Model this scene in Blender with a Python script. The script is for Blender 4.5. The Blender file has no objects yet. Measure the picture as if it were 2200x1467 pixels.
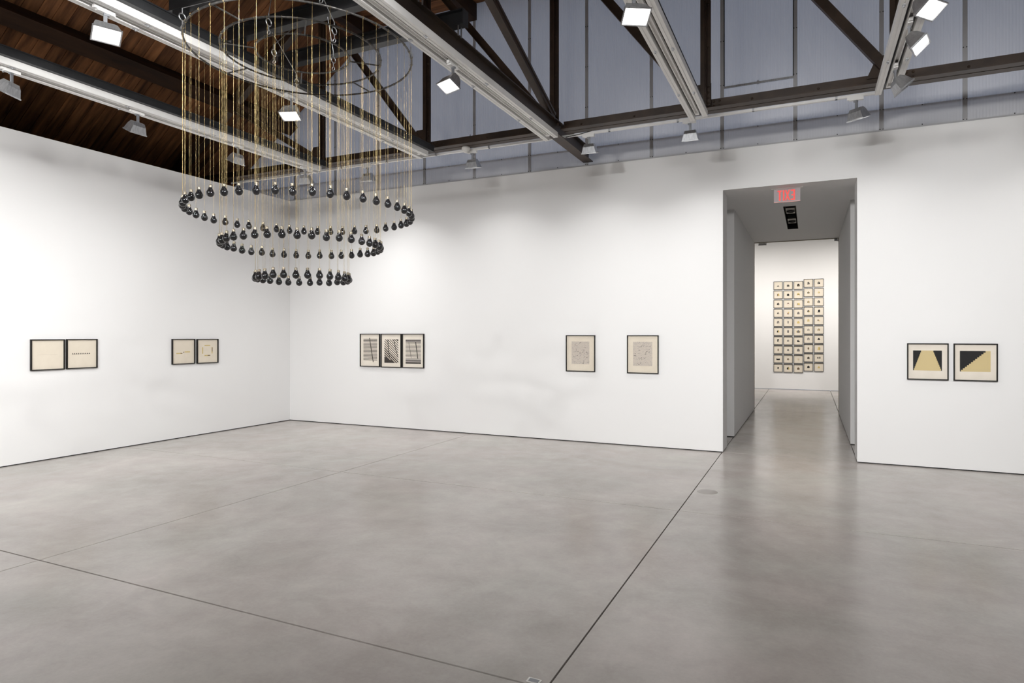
import bpy, math, random
from mathutils import Vector, Matrix

# ------------------------------------------------------------------ camera
SC = bpy.context.scene
COL = SC.collection
YAW = math.radians(25.05)
cam_data = bpy.data.cameras.new('camera')
cam_data.sensor_width = 36.0
cam_data.lens = 1366.0 / 2200.0 * 36.0
cam_data.shift_y = -13.5 / 2200.0
cam_data.clip_start = 0.05
cam = bpy.data.objects.new('camera', cam_data)
cam.location = (0, 0, 1.75)
cam.rotation_euler = (math.radians(90), 0, YAW)
COL.objects.link(cam)
SC.camera = cam

# ------------------------------------------------------------------ world, exposure
world = bpy.data.worlds.new('dusk_sky')
SC.world = world
world.use_nodes = True
wn = world.node_tree.nodes['Background']
wn.inputs['Color'].default_value = (0.74, 0.82, 1.0, 1)
wn.inputs['Strength'].default_value = 2.2
SC.view_settings.view_transform = 'Standard'
SC.view_settings.look = 'None'
SC.view_settings.gamma = 1.0
SC.view_settings.use_curve_mapping = False
SC.view_settings.exposure = -1.27
SC.cycles.use_denoising = True
SC.cycles.max_bounces = 7
SC.cycles.diffuse_bounces = 4
SC.cycles.glossy_bounces = 3
SC.cycles.use_adaptive_sampling = True
SC.cycles.adaptive_threshold = 0.04
SC.cycles.sample_clamp_indirect = 6.0

# lamp output (watts of the area light in each track head)
W_WASH = 15.5      # heads on the cross track washing the back wall
W_SIDE = 15.5      # heads washing the left wall
W_FILL = 38.0      # unseen heads added out of view to even out the walls
W_SPOT = 9.0      # heads whose lens faces the camera
W_FAR = 76.0

# ------------------------------------------------------------------ materials
def nodes_of(name):
    m = bpy.data.materials.new(name)
    m.use_nodes = True
    nt = m.node_tree
    return m, nt, nt.nodes['Principled BSDF']

def plain(name, col, rough=0.5, metal=0.0, spec=0.5, emit=None, estr=0.0):
    m, nt, b = nodes_of(name)
    b.inputs['Base Color'].default_value = (*col, 1)
    b.inputs['Roughness'].default_value = rough
    b.inputs['Metallic'].default_value = metal
    b.inputs['Specular IOR Level'].default_value = spec
    if emit:
        b.inputs['Emission Color'].default_value = (*emit, 1)
        b.inputs['Emission Strength'].default_value = estr
    return m

def noisy(name, c1, c2, scale=(4, 4, 4), rough=(0.5, 0.5), metal=0.0, bump=0.0, detail=6.0, spec=0.5, rand=0.0, lo=0.35, hi=0.65, nscale=1.0):
    m, nt, b = nodes_of(name)
    L = nt.links
    tc = nt.nodes.new('ShaderNodeTexCoord')
    mp = nt.nodes.new('ShaderNodeMapping')
    mp.inputs['Scale'].default_value = scale
    nz = nt.nodes.new('ShaderNodeTexNoise')
    nz.inputs['Scale'].default_value = nscale
    nz.inputs['Detail'].default_value = detail
    nz.inputs['Roughness'].default_value = 0.6
    src = tc.outputs['Object']
    if rand:
        oi = nt.nodes.new('ShaderNodeObjectInfo')
        vm = nt.nodes.new('ShaderNodeVectorMath'); vm.operation = 'SCALE'
        vm.inputs[0].default_value = (17.3, 9.1, 23.7)
        L.new(oi.outputs['Random'], vm.inputs['Scale'])
        va = nt.nodes.new('ShaderNodeVectorMath'); va.operation = 'ADD'
        L.new(src, va.inputs[0]); L.new(vm.outputs[0], va.inputs[1])
        src = va.outputs[0]
    L.new(src, mp.inputs['Vector'])
    L.new(mp.outputs[0], nz.inputs['Vector'])
    rp = nt.nodes.new('ShaderNodeValToRGB')
    rp.color_ramp.elements[0].position = lo
    rp.color_ramp.elements[1].position = hi
    rp.color_ramp.elements[0].color = (*c1, 1)
    rp.color_ramp.elements[1].color = (*c2, 1)
    L.new(nz.outputs['Fac'], rp.inputs['Fac'])
    colout = rp.outputs[0]
    if rand:
        hs = nt.nodes.new('ShaderNodeHueSaturation')
        mr = nt.nodes.new('ShaderNodeMapRange')
        mr.inputs['To Min'].default_value = 1.0 - rand
        mr.inputs['To Max'].default_value = 1.0 + rand
        L.new(oi.outputs['Random'], mr.inputs['Value'])
        L.new(mr.outputs[0], hs.inputs['Value'])
        L.new(colout, hs.inputs['Color'])
        colout = hs.outputs[0]
    L.new(colout, b.inputs['Base Color'])
    rr = nt.nodes.new('ShaderNodeMapRange')
    rr.inputs['To Min'].default_value = rough[0]
    rr.inputs['To Max'].default_value = rough[1]
    L.new(nz.outputs['Fac'], rr.inputs['Value'])
    L.new(rr.outputs[0], b.inputs['Roughness'])
    b.inputs['Metallic'].default_value = metal
    b.inputs['Specular IOR Level'].default_value = spec
    if bump:
        bp = nt.nodes.new('ShaderNodeBump')
        bp.inputs['Strength'].default_value = bump
        bp.inputs['Distance'].default_value = 0.01
        L.new(nz.outputs['Fac'], bp.inputs['Height'])
        L.new(bp.outputs[0], b.inputs['Normal'])
    return m

def concrete():
    m, nt, b = nodes_of('polished_concrete')
    L = nt.links
    tc = nt.nodes.new('ShaderNodeTexCoord')
    def nz(scale, detail, rough, dist=0.0):
        n = nt.nodes.new('ShaderNodeTexNoise')
        n.inputs['Scale'].default_value = scale
        n.inputs['Detail'].default_value = detail
        n.inputs['Roughness'].default_value = rough
        n.inputs['Distortion'].default_value = dist
        L.new(tc.outputs['Object'], n.inputs['Vector'])
        return n
    big = nz(0.55, 5, 0.6, 0.6)
    mid = nz(2.6, 7, 0.68, 0.3)
    fin = nz(38, 4, 0.7)
    mix1 = nt.nodes.new('ShaderNodeMath'); mix1.operation = 'MULTIPLY_ADD'
    L.new(mid.outputs['Fac'], mix1.inputs[0]); mix1.inputs[1].default_value = 0.60
    L.new(big.outputs['Fac'], mix1.inputs[2])
    mix2 = nt.nodes.new('ShaderNodeMath'); mix2.operation = 'MULTIPLY_ADD'
    L.new(fin.outputs['Fac'], mix2.inputs[0]); mix2.inputs[1].default_value = 0.22
    L.new(mix1.outputs[0], mix2.inputs[2])
    mr = nt.nodes.new('ShaderNodeMapRange')
    mr.inputs['From Min'].default_value = 0.60; mr.inputs['From Max'].default_value = 1.22
    L.new(mix2.outputs[0], mr.inputs['Value'])
    rp = nt.nodes.new('ShaderNodeMix'); rp.data_type = 'RGBA'
    rp.inputs['A'].default_value = (0.345, 0.315, 0.293, 1)
    rp.inputs['B'].default_value = (0.590, 0.555, 0.523, 1)
    L.new(mr.outputs[0], rp.inputs['Factor'])
    warm = nz(0.9, 3, 0.5)
    wr = nt.nodes.new('ShaderNodeMapRange')
    wr.inputs['From Min'].default_value = 0.35; wr.inputs['From Max'].default_value = 0.65
    L.new(warm.outputs['Fac'], wr.inputs['Value'])
    tint = nt.nodes.new('ShaderNodeMix'); tint.data_type = 'RGBA'
    tint.inputs['A'].default_value = (1.0, 0.965, 0.965, 1)
    tint.inputs['B'].default_value = (0.985, 1.0, 0.985, 1)
    L.new(wr.outputs[0], tint.inputs['Factor'])
    mulc = nt.nodes.new('ShaderNodeMix'); mulc.data_type = 'RGBA'; mulc.blend_type = 'MULTIPLY'
    mulc.inputs['Factor'].default_value = 1.0
    L.new(rp.outputs['Result'], mulc.inputs['A']); L.new(tint.outputs['Result'], mulc.inputs['B'])
    L.new(mulc.outputs['Result'], b.inputs['Base Color'])
    rr = nt.nodes.new('ShaderNodeMapRange')
    rr.inputs['From Min'].default_value = 0.0; rr.inputs['From Max'].default_value = 1.0
    rr.inputs['To Min'].default_value = 0.15; rr.inputs['To Max'].default_value = 0.31
    L.new(warm.outputs['Fac'], rr.inputs['Value'])
    L.new(rr.outputs[0], b.inputs['Roughness'])
    b.inputs['Specular IOR Level'].default_value = 0.62
    bp = nt.nodes.new('ShaderNodeBump')
    bp.inputs['Strength'].default_value = 0.04
    bp.inputs['Distance'].default_value = 0.01
    L.new(fin.outputs['Fac'], bp.inputs['Height'])
    L.new(bp.outputs[0], b.inputs['Normal'])
    return m

def sheet(name, col, trans_col, mixf, rough=0.30):
    m = bpy.data.materials.new(name); m.use_nodes = True
    nt = m.node_tree; nt.nodes.clear(); L = nt.links
    out = nt.nodes.new('ShaderNodeOutputMaterial')
    df = nt.nodes.new('ShaderNodeBsdfDiffuse'); df.inputs['Color'].default_value = (*col, 1)
    tr = nt.nodes.new('ShaderNodeBsdfTranslucent'); tr.inputs['Color'].default_value = (*trans_col, 1)
    gl = nt.nodes.new('ShaderNodeBsdfGlossy'); gl.inputs['Roughness'].default_value = rough
    gl.inputs['Color'].default_value = (0.9, 0.9, 0.92, 1)
    fr = nt.nodes.new('ShaderNodeFresnel'); fr.inputs['IOR'].default_value = 1.5
    m1 = nt.nodes.new('ShaderNodeMixShader'); m1.inputs[0].default_value = mixf
    m2 = nt.nodes.new('ShaderNodeMixShader')
    L.new(df.outputs[0], m1.inputs[1]); L.new(tr.outputs[0], m1.inputs[2])
    L.new(fr.outputs[0], m2.inputs[0]); L.new(m1.outputs[0], m2.inputs[1]); L.new(gl.outputs[0], m2.inputs[2])
    L.new(m2.outputs[0], out.inputs['Surface'])
    return m

def pane(name, tint=(1, 1, 1), rough=0.02):
    m = bpy.data.materials.new(name); m.use_nodes = True
    nt = m.node_tree; nt.nodes.clear(); L = nt.links
    out = nt.nodes.new('ShaderNodeOutputMaterial')
    tp = nt.nodes.new('ShaderNodeBsdfTransparent'); tp.inputs['Color'].default_value = (*tint, 1)
    gl = nt.nodes.new('ShaderNodeBsdfGlossy'); gl.inputs['Roughness'].default_value = rough
    lw = nt.nodes.new('ShaderNodeLayerWeight')
    pw = nt.nodes.new('ShaderNodeMath'); pw.operation = 'POWER'; pw.inputs[1].default_value = 5.0
    fr = nt.nodes.new('ShaderNodeMath'); fr.operation = 'MULTIPLY_ADD'; fr.inputs[1].default_value = 0.5; fr.inputs[2].default_value = 0.006
    L.new(lw.outputs['Facing'], pw.inputs[0]); L.new(pw.outputs[0], fr.inputs[0])
    mx = nt.nodes.new('ShaderNodeMixShader')
    L.new(fr.outputs[0], mx.inputs[0]); L.new(tp.outputs[0], mx.inputs[1]); L.new(gl.outputs[0], mx.inputs[2])
    L.new(mx.outputs[0], out.inputs['Surface'])
    return m

M = {}
M['white'] = noisy('white_wall_paint', (0.828, 0.826, 0.824), (0.834, 0.832, 0.830), (0.7, 0.7, 0.7), (0.6, 0.62), spec=0.2)
M['concrete'] = concrete()
M['dark_gap'] = plain('dark_joint', (0.03, 0.028, 0.026), 0.9)
M['black_reveal'] = plain('black_reveal', (0.02, 0.02, 0.02), 0.8)
M['wood'] = noisy('old_roof_plank', (0.045, 0.018, 0.008), (0.29, 0.125, 0.05), (1.0, 9.0, 9.0), (0.6, 0.8), bump=0.15, rand=0.35, spec=0.2, lo=0.3, hi=0.72)
M['timber'] = noisy('dark_timber', (0.018, 0.009, 0.006), (0.050, 0.024, 0.012), (6.0, 1.0, 6.0), (0.6, 0.8), spec=0.2)
M['brown_steel'] = noisy('brown_painted_steel', (0.030, 0.018, 0.012), (0.062, 0.038, 0.024), (3, 3, 3), (0.38, 0.55))
M['dark_steel'] = noisy('charcoal_painted_steel', (0.020, 0.021, 0.023), (0.034, 0.035, 0.038), (4, 4, 4), (0.4, 0.55))
M['hoop_steel'] = noisy('blackened_hoop_steel', (0.05, 0.048, 0.047), (0.12, 0.115, 0.11), (30, 30, 30), (0.35, 0.5), metal=0.6)
M['zinc'] = plain('zinc_hardware', (0.55, 0.56, 0.58), 0.35, 1.0)
M['track_white'] = noisy('white_track_enamel', (0.90, 0.89, 0.87), (0.93, 0.925, 0.91), (8, 8, 8), (0.35, 0.5))
M['track_side'] = M['track_white']
M['copper_bar'] = plain('dark_track_slot', (0.02, 0.02, 0.02), 0.6)
M['aluminium'] = noisy('brushed_aluminium', (0.42, 0.43, 0.45), (0.58, 0.59, 0.61), (60, 60, 6), (0.30, 0.42), metal=0.85)
M['arm_grey'] = plain('grey_bracket', (0.30, 0.31, 0.33), 0.45, 0.5)
M['lens_on'] = plain('lit_lens', (1, 1, 1), 0.4, emit=(1.0, 0.97, 0.92), estr=14.0)
M['lens_off'] = plain('unlit_lens', (0.02, 0.02, 0.022), 0.15)
M['poly'] = sheet('multiwall_polycarbonate', (0.72, 0.71, 0.72), (0.60, 0.62, 0.66), 0.38)
M['poly_low'] = sheet('double_polycarbonate', (0.70, 0.69, 0.69), (0.55, 0.55, 0.56), 0.30)
M['poly_joint'] = sheet('polycarbonate_joint_strip', (0.64, 0.64, 0.65), (0.58, 0.58, 0.60), 0.36)
M['screw'] = plain('dark_screw', (0.10, 0.10, 0.10), 0.5, 0.6)
M['black_frame'] = noisy('black_stained_frame', (0.010, 0.009, 0.008), (0.020, 0.017, 0.015), (20, 20, 20), (0.5, 0.6), spec=0.25)
M['paper'] = noisy('cream_paper', (0.72, 0.65, 0.54), (0.76, 0.69, 0.58), (6, 6, 6), (0.7, 0.8), spec=0.1)
M['paper2'] = noisy('ivory_paper', (0.77, 0.71, 0.62), (0.81, 0.75, 0.66), (6, 6, 6), (0.7, 0.8), spec=0.1)
M['ink'] = plain('black_ink', (0.018, 0.018, 0.018), 0.6, spec=0.2)
M['soft_ink'] = plain('charcoal_ink', (0.055, 0.047, 0.042), 0.7, spec=0.1)
M['grey_wash'] = plain('grey_wash', (0.36, 0.33, 0.31), 0.8, spec=0.1)
M['pale_wash'] = plain('pale_grey_wash', (0.58, 0.52, 0.455), 0.8, spec=0.1)
M['faint'] = plain('faint_pencil', (0.62, 0.55, 0.45), 0.8, spec=0.1)
M['gold'] = plain('gold_leaf_print', (0.60, 0.46, 0.17), 0.5, 0.0, 0.3)
M['gold_pale'] = plain('pale_gold_print', (0.62, 0.50, 0.26), 0.5, 0.0, 0.3)
M['umber'] = plain('umber_print', (0.13, 0.085, 0.045), 0.7)
M['stone'] = plain('grey_print', (0.16, 0.145, 0.135), 0.7)
M['rose'] = plain('rose_print', (0.58, 0.36, 0.30), 0.7)
M['glass'] = pane('picture_glazing')
M['bulb'] = noisy('black_bulb_glass', (0.008, 0.008, 0.009), (0.016, 0.016, 0.018), (5, 5, 5), (0.04, 0.07), spec=0.8)
M['cap'] = noisy('bulb_cap_metal', (0.20, 0.16, 0.11), (0.52, 0.47, 0.38), (90, 90, 90), (0.22, 0.4), metal=0.9)
M['cord'] = noisy('gold_cord', (0.10, 0.065, 0.022), (0.52, 0.39, 0.18), (300, 300, 25), (0.28, 0.5), metal=0.7)
M['plastic'] = plain('white_plastic', (0.78, 0.77, 0.74), 0.45)
M['acrylic'] = sheet('sign_acrylic', (0.75, 0.68, 0.70), (0.70, 0.62, 0.64), 0.5, 0.1)
M['red'] = plain('red_sign_letter', (0.85, 0.03, 0.02), 0.4, emit=(1.0, 0.04, 0.02), estr=0.55)
M['black'] = plain('satin_black', (0.012, 0.012, 0.012), 0.4)
M['brass'] = plain('brass_edge', (0.22, 0.19, 0.13), 0.45, 0.6)
M['patch'] = noisy('floor_patch', (0.36, 0.33, 0.305), (0.42, 0.39, 0.365), (6, 6, 6), (0.3, 0.4))
M['back_panel'] = plain('outer_wall_board', (0.20, 0.20, 0.21), 0.8)

# ------------------------------------------------------------------ mesh builder
class MB:
    def __init__(self):
        self.v = []; self.f = []; self.sm = []
    def add(self, vs, fs, smooth=False):
        o = len(self.v)
        self.v += [tuple(p) for p in vs]
        self.f += [tuple(i + o for i in f) for f in fs]
        self.sm += [smooth] * len(fs)
        return self
    def box(self, x0, x1, y0, y1, z0, z1):
        vs = [(x0, y0, z0), (x1, y0, z0), (x1, y1, z0), (x0, y1, z0), (x0, y0, z1), (x1, y0, z1), (x1, y1, z1), (x0, y1, z1)]
        return self.add(vs, [(0, 3, 2, 1), (4, 5, 6, 7), (0, 1, 5, 4), (1, 2, 6, 5), (2, 3, 7, 6), (3, 0, 4, 7)])
    def hexa(self, bot, top):
        return self.add(list(bot) + list(top), [(0, 3, 2, 1), (4, 5, 6, 7), (0, 1, 5, 4), (1, 2, 6, 5), (2, 3, 7, 6), (3, 0, 4, 7)])
    def bar(self, a, b, w, h, up=(0, 0, 1)):
        a = Vector(a); b = Vector(b); d = (b - a).normalized(); u = Vector(up)
        s = d.cross(u)
        if s.length < 1e-5:
            s = d.cross(Vector((1, 0, 0)))
        s.normalize(); t = s.cross(d).normalized()
        q = lambda c: [c - s * w / 2 - t * h / 2, c + s * w / 2 - t * h / 2, c + s * w / 2 + t * h / 2, c - s * w / 2 + t * h / 2]
        return self.add(q(a) + q(b), [(0, 3, 2, 1), (4, 5, 6, 7), (0, 1, 5, 4), (1, 2, 6, 5), (2, 3, 7, 6), (3, 0, 4, 7)])
    def tube(self, pts, r, n=8, cap=True):
        pts = [Vector(p) for p in pts]; rings = []
        for i, p in enumerate(pts):
            d = (pts[min(i + 1, len(pts) - 1)] - pts[max(i - 1, 0)]).normalized()
            ref = Vector((0, 0, 1)) if abs(d.z) < 0.9 else Vector((1, 0, 0))
            s = d.cross(ref).normalized(); t = s.cross(d).normalized()
            rings.append([p + s * (r * math.cos(2 * math.pi * k / n)) + t * (r * math.sin(2 * math.pi * k / n)) for k in range(n)])
        vs = [q for R_ in rings for q in R_]; fs = []
        for i in range(len(rings) - 1):
            for k in range(n):
                a = i * n + k; b = i * n + (k + 1) % n
                fs.append((a, b, b + n, a + n))
        self.add(vs, fs, True)
        if cap:
            self.add(rings[0], [tuple(range(n))]); self.add(rings[-1], [tuple(reversed(range(n)))])
        return self
    def lathe(self, prof, n=20, c=(0, 0, 0), smooth=True):
        vs = []; fs = []
        for (r, z) in prof:
            for k in range(n):
                a = 2 * math.pi * k / n
                vs.append((c[0] + r * math.cos(a), c[1] + r * math.sin(a), c[2] + z))
        for i in range(len(prof) - 1):
            for k in range(n):
                a = i * n + k; b = i * n + (k + 1) % n
                fs.append((a, b, b + n, a + n))
        return self.add(vs, fs, smooth)
    def torus(self, c, R, r, n=96, m=8, arc=(0, 2 * math.pi), plane='xy'):
        vs = []; fs = []
        for i in range(n):
            a = 2 * math.pi * i / n
            for j in range(m):
                b = 2 * math.pi * j / m
                rr = R + r * math.cos(b)
                p = (rr * math.cos(a), rr * math.sin(a), r * math.sin(b))
                if plane == 'xz':
                    p = (p[0], p[2], p[1])
                elif plane == 'yz':
                    p = (p[2], p[0], p[1])
                vs.append((c[0] + p[0], c[1] + p[1], c[2] + p[2]))
        for i in range(n):
            for j in range(m):
                fs.append((i * m + j, ((i + 1) % n) * m + j, ((i + 1) % n) * m + (j + 1) % m, i * m + (j + 1) % m))
        return self.add(vs, fs, True)
    def poly(self, pts2, y, t=0.0004):
        """flat shape in the local x-z plane facing -y"""
        n = len(pts2)
        return self.add([(p[0], y, p[1]) for p in pts2], [tuple(range(n))])
    def mesh(self, name):
        me = bpy.data.meshes.new(name)
        me.from_pydata(self.v, [], self.f)
        me.polygons.foreach_set('use_smooth', self.sm)
        me.update()
        return me
    def build(self, name, mat, parent=None, loc=None):
        me = self.mesh(name)
        me.materials.append(mat)
        return obj(name, me, parent, loc)

def obj(name, me, parent=None, loc=None, rot=None):
    o = bpy.data.objects.new(name, me)
    COL.objects.link(o)
    if parent is not None:
        o.parent = parent
    if loc is not None:
        o.location = loc
    if rot is not None:
        o.rotation_euler = rot
    return o

def tag(o, label, cat, group=None):
    o['label'] = label; o['category'] = cat
    if group:
        o['group'] = group
    return o

def thing(name, label, cat, loc=(0, 0, 0), rotz=0.0, group=None):
    o = bpy.data.objects.new(name, None); COL.objects.link(o)
    o.empty_display_size = 0.1
    o.location = loc; o.rotation_euler = (0, 0, rotz)
    return tag(o, label, cat, group)

def struct(o, label=None, cat=None):
    o['kind'] = 'structure'
    if label:
        o['label'] = label
    if cat:
        o['category'] = cat
    return o

R = math.radians
# ------------------------------------------------------------------ main dimensions
XL, YB, ZW = -9.68, 9.92, 4.51          # left wall face, back wall face, partition height
XR, YF = 7.6, -5.2                       # right wall, wall behind the camera
DX0, DX1, DZ = -1.165, 0.597, 3.912      # opening in the back wall
YE = 15.9                                # far end of the corridor
YFAR = 22.36                             # far wall of the second room
XO = -12.4                               # outer building side
def roof_z(x):
    return min(7.62, 5.538 + 0.7145 * (x + 10.476))
XK = -10.476 + (7.62 - 5.538) / 0.7145   # kink between roof slope and flat deck

# ------------------------------------------------------------------ floor slabs
floor = MB().box(XO, XR + 0.3, YF - 0.3, YFAR + 0.3, -0.20, -0.03).build('floor', M['dark_gap'])
struct(floor, 'polished grey concrete floor with saw-cut joints', 'floor')
G, GY = 0.0050, 0.0065
def slab(x0, x1, y0, y1):
    b = 0.0012
    m = MB()
    x0 += G; x1 -= G; y0 += GY; y1 -= GY
    m.add([(x0, y0, -0.03), (x1, y0, -0.03), (x1, y1, -0.03), (x0, y1, -0.03),
           (x0, y0, -b), (x1, y0, -b), (x1, y1, -b), (x0, y1, -b),
           (x0 + b, y0 + b, 0), (x1 - b, y0 + b, 0), (x1 - b, y1 - b, 0), (x0 + b, y1 - b, 0)],
          [(0, 1, 5, 4), (1, 2, 6, 5), (2, 3, 7, 6), (3, 0, 4, 7), (4, 5, 9, 8), (5, 6, 10, 9), (6, 7, 11, 10), (7, 4, 8, 11), (8, 9, 10, 11)])
    m.build('floor_slab', M['concrete'], floor)
xs = [XO, XL - 0.12, -5.43, -1.18, 3.07, XR + 0.3]
ys = [YF - 0.3, -4.14, -0.61, 2.925, 6.45, YB + 0.05]
for i in range(len(xs) - 1):
    for j in range(len(ys) - 1):
        slab(xs[i], xs[i + 1], ys[j], ys[j + 1])
for (a, b) in ((-6.0, -1.18), (-1.18, 0.605), (0.605, 6.0)):
    for (c, d) in ((YB + 0.05, YE + 0.05), (YE + 0.05, YFAR + 0.25)):
        slab(a, b, c, d)

# ------------------------------------------------------------------ walls
ZB = 0.014
wb = MB()
TH = 0.50
wb.box(XO, DX0, YB, YB + TH, ZB, ZW)
wb.box(DX1, XR, YB, YB + TH, ZB, ZW)
wb.box(DX0, DX1, YB, YB + TH, DZ, ZW)
wall_back = struct(wb.build('wall_back', M['white']), 'white gallery wall with a tall doorway opening', 'wall')
wl = MB().box(XL - 0.25, XL, YF, YB, ZB, ZW)
wall_left = struct(wl.build('wall_left', M['white']), 'white partition wall under the dark wooden roof', 'wall')
struct(MB().box(XR, XR + 0.25, YF, YB + TH, ZB, 7.7).build('wall_right', M['white']), 'white gallery wall on the open side', 'wall')
struct(MB().box(XO, XR, YF - 0.25, YF, ZB, ZW).box(XO, XR, YF - 0.25, YF - 0.02, ZW, 7.7).build('wall_front', M['white']), 'white gallery wall opposite the doorway', 'wall')
struct(MB().box(XO - 0.2, XO, YF, YB + TH, ZB, 4.3).build('wall_outer', M['back_panel']), 'grey outer building wall behind the white partition', 'wall')
# recessed black reveal under the walls
struct(MB().box(XO, DX0 - 0.012, YB + 0.012, YB + TH - 0.012, 0, ZB).box(DX1 + 0.012, XR, YB + 0.012, YB + TH - 0.012, 0, ZB).build('baseboard_back', M['black_reveal']),
       'thin black shadow gap under the white back wall', 'baseboard')
struct(MB().box(XL - 0.24, XL - 0.012, YF, YB, 0, ZB).build('baseboard_left', M['black_reveal']), 'thin black shadow gap under the left partition', 'baseboard')

# corridor beyond the opening, with a door pocket on each side
for nm, xa, sgn in (('left', DX0, -1), ('right', DX1, 1)):
    m = MB()
    lo, hi = sorted((xa, xa + sgn * 0.9))
    m.box(lo, hi, 11.5, YE, ZB, DZ)
    lo2, hi2 = sorted((xa + sgn * 0.55, xa + sgn * 0.9))
    m.box(lo2, hi2, YB + TH, 11.5, ZB, DZ)
    struct(m.build('wall_corridor_' + nm, M['white']), 'white corridor wall with a door pocket', 'wall')
    lo, hi = sorted((xa + sgn * 0.012, xa + sgn * 0.88))
    struct(MB().box(lo, hi, 11.512, YE - 0.012, 0, ZB).build('baseboard_corridor_' + nm, M['black_reveal']), 'thin black shadow gap under the corridor wall', 'baseboard')
# corridor ceiling with a slot for the recessed lamps
sx0, sx1, sy0, sy1 = -0.400, -0.198, 11.62, 14.15
cm = MB()
cm.box(DX0 - 0.9, sx0, YB + TH, YE, DZ, DZ + 0.25)
cm.box(sx1, DX1 + 0.9, YB + TH, YE, DZ, DZ + 0.25)
cm.box(sx0, sx1, YB + TH, sy0, DZ, DZ + 0.25)
cm.box(sx0, sx1, sy1, YE, DZ, DZ + 0.25)
struct(cm.build('ceiling_corridor', M['white']), 'white corridor ceiling with a black lamp slot', 'ceiling')

# second room
fr = MB().box(-6.0, 6.0, YFAR, YFAR + 0.2, ZB, 5.4)
struct(fr.build('wall_far', M['white']), 'white far wall with the grid of small prints', 'wall')
struct(MB().box(-6.2, -6.0, YE, YFAR + 0.2, 0, 5.4).build('wall_far_left', M['white']), 'white side wall of the second room', 'wall')
struct(MB().box(6.0, 6.2, YE, YFAR + 0.2, 0, 5.4).build('wall_far_right', M['white']), 'white side wall of the second room', 'wall')
struct(MB().box(-6.0, DX0 - 0.9, YE - 0.2, YE, 0, 5.4).box(DX1 + 0.9, 6.0, YE - 0.2, YE, 0, 5.4)
       .box(DX0 - 0.9, DX1 + 0.9, YE - 0.2, YE, DZ + 0.25, 5.4).build('wall_far_front', M['white']), 'white wall around the corridor mouth', 'wall')
struct(MB().box(-6.2, 6.2, YE - 0.2, YFAR + 0.2, 5.4, 5.6).build('ceiling_far', M['white']), 'plain ceiling of the second room', 'ceiling')
# slim brass-coloured edge trim at the corridor's end
struct(MB().box(DX0, DX0 + 0.007, YE - 0.03, YE + 0.005, 0.0, DZ).box(DX1 - 0.007, DX1, YE - 0.03, YE + 0.005, 0.0, DZ)
       .box(DX0 + 0.007, DX1 - 0.007, YE - 0.03, YE + 0.005, DZ - 0.014, DZ).build('trim_1', M['brass']), 'slim metal edge around the corridor end', 'trim')

# ------------------------------------------------------------------ roof: planks, purlins
SL = math.hypot(XK - XO, roof_z(XK) - roof_z(XO))
ANG = math.atan(0.7145)
ceil = MB()
# thin dark backing above the planks closes the roof
zb = 0.07
ceil.add([(XO, YF - 0.3, roof_z(XO) + zb), (XK, YF - 0.3, 7.62 + zb), (XK, YB + 0.6, 7.62 + zb), (XO, YB + 0.6, roof_z(XO) + zb),
          (XR + 0.3, YF - 0.3, 7.62 + zb), (XR + 0.3, YB + 0.6, 7.62 + zb)], [(0, 3, 2, 1), (1, 2, 5, 4)])
ceil.add([(XO, YF - 0.3, roof_z(XO) + zb + .05), (XK, YF - 0.3, 7.62 + zb + .05), (XK, YB + 0.6, 7.62 + zb + .05), (XO, YB + 0.6, roof_z(XO) + zb + .05),
          (XR + 0.3, YF - 0.3, 7.62 + zb + .05), (XR + 0.3, YB + 0.6, 7.62 + zb + .05)], [(0, 1, 2, 3), (1, 4, 5, 2)])
ceiling = struct(ceil.build('ceiling', M['timber']), 'dark wooden plank roof over the gallery', 'ceiling')
PW, PG = 0.192, 0.007
pm = MB().box(0, SL, 0, PW - PG, 0, 0.04).mesh('plank'); pm.materials.append(M['wood'])
pf = MB().box(0, 4.4, 0, PW - PG, 0, 0.04).mesh('plank'); pf.materials.append(M['wood'])
rnd = random.Random(5)
y = YB + 0.02 - PW
k = 0
while y > YF - 0.2:
    o = obj('plank', pm, ceiling, (XO, y, roof_z(XO) + rnd.uniform(0, 0.006)), (0, -ANG, 0))
    if y > 2.0:
        obj('plank', pf, ceiling, (XK, y, 7.62 + rnd.uniform(0, 0.006)))
    y -= PW
# deck beyond the last single planks
MB().box(XK + 4.4, XR + 0.25, YF - 0.2, YB + 0.5, 7.62, 7.66).build('deck', M['wood'], ceiling)
MB().box(XK, XK + 4.4, YF - 0.2, 2.0, 7.62, 7.66).build('deck', M['wood'], ceiling)

def purlin(x0, x1, ztop, h, label, y1=YB + 0.02):
    o = MB().box(x0, x1, YF - 0.1, y1, ztop - h, ztop).build('roof_purlin', M['timber'])
    return tag(o, label, 'beam', 'timber purlins under the roof')
# on the slope the purlin stands square to the planks
xa, xb2 = -9.83, -9.53
pz = MB()
dz = 0.20
nx, nz_ = math.sin(ANG), -math.cos(ANG)
def slope_purlin(xa, xb, depth, label):
    a = Vector((xa, 0, roof_z(xa) - 0.002)); b = Vector((xb, 0, roof_z(xb) - 0.002)); n = Vector((nx, 0, nz_)) * depth
    m = MB()
    P = [a + n, b + n, b, a]
    m.add([(p.x, YF - 0.1, p.z) for p in P] + [(p.x, YB + 0.02, p.z) for p in P],
          [(0, 1, 2, 3), (7, 6, 5, 4), (0, 4, 5, 1), (1, 5, 6, 2), (2, 6, 7, 3), (3, 7, 4, 0)])
    return tag(m.build('roof_purlin', M['timber']), label, 'beam', 'timber purlins under the roof')
slope_purlin(-9.80, -9.60, 0.20, 'dark timber purlin across the sloping planks above the white partition')
slope_purlin(-11.75, -11.55, 0.20, 'dark timber purlin low on the roof slope behind the white partition')
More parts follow.
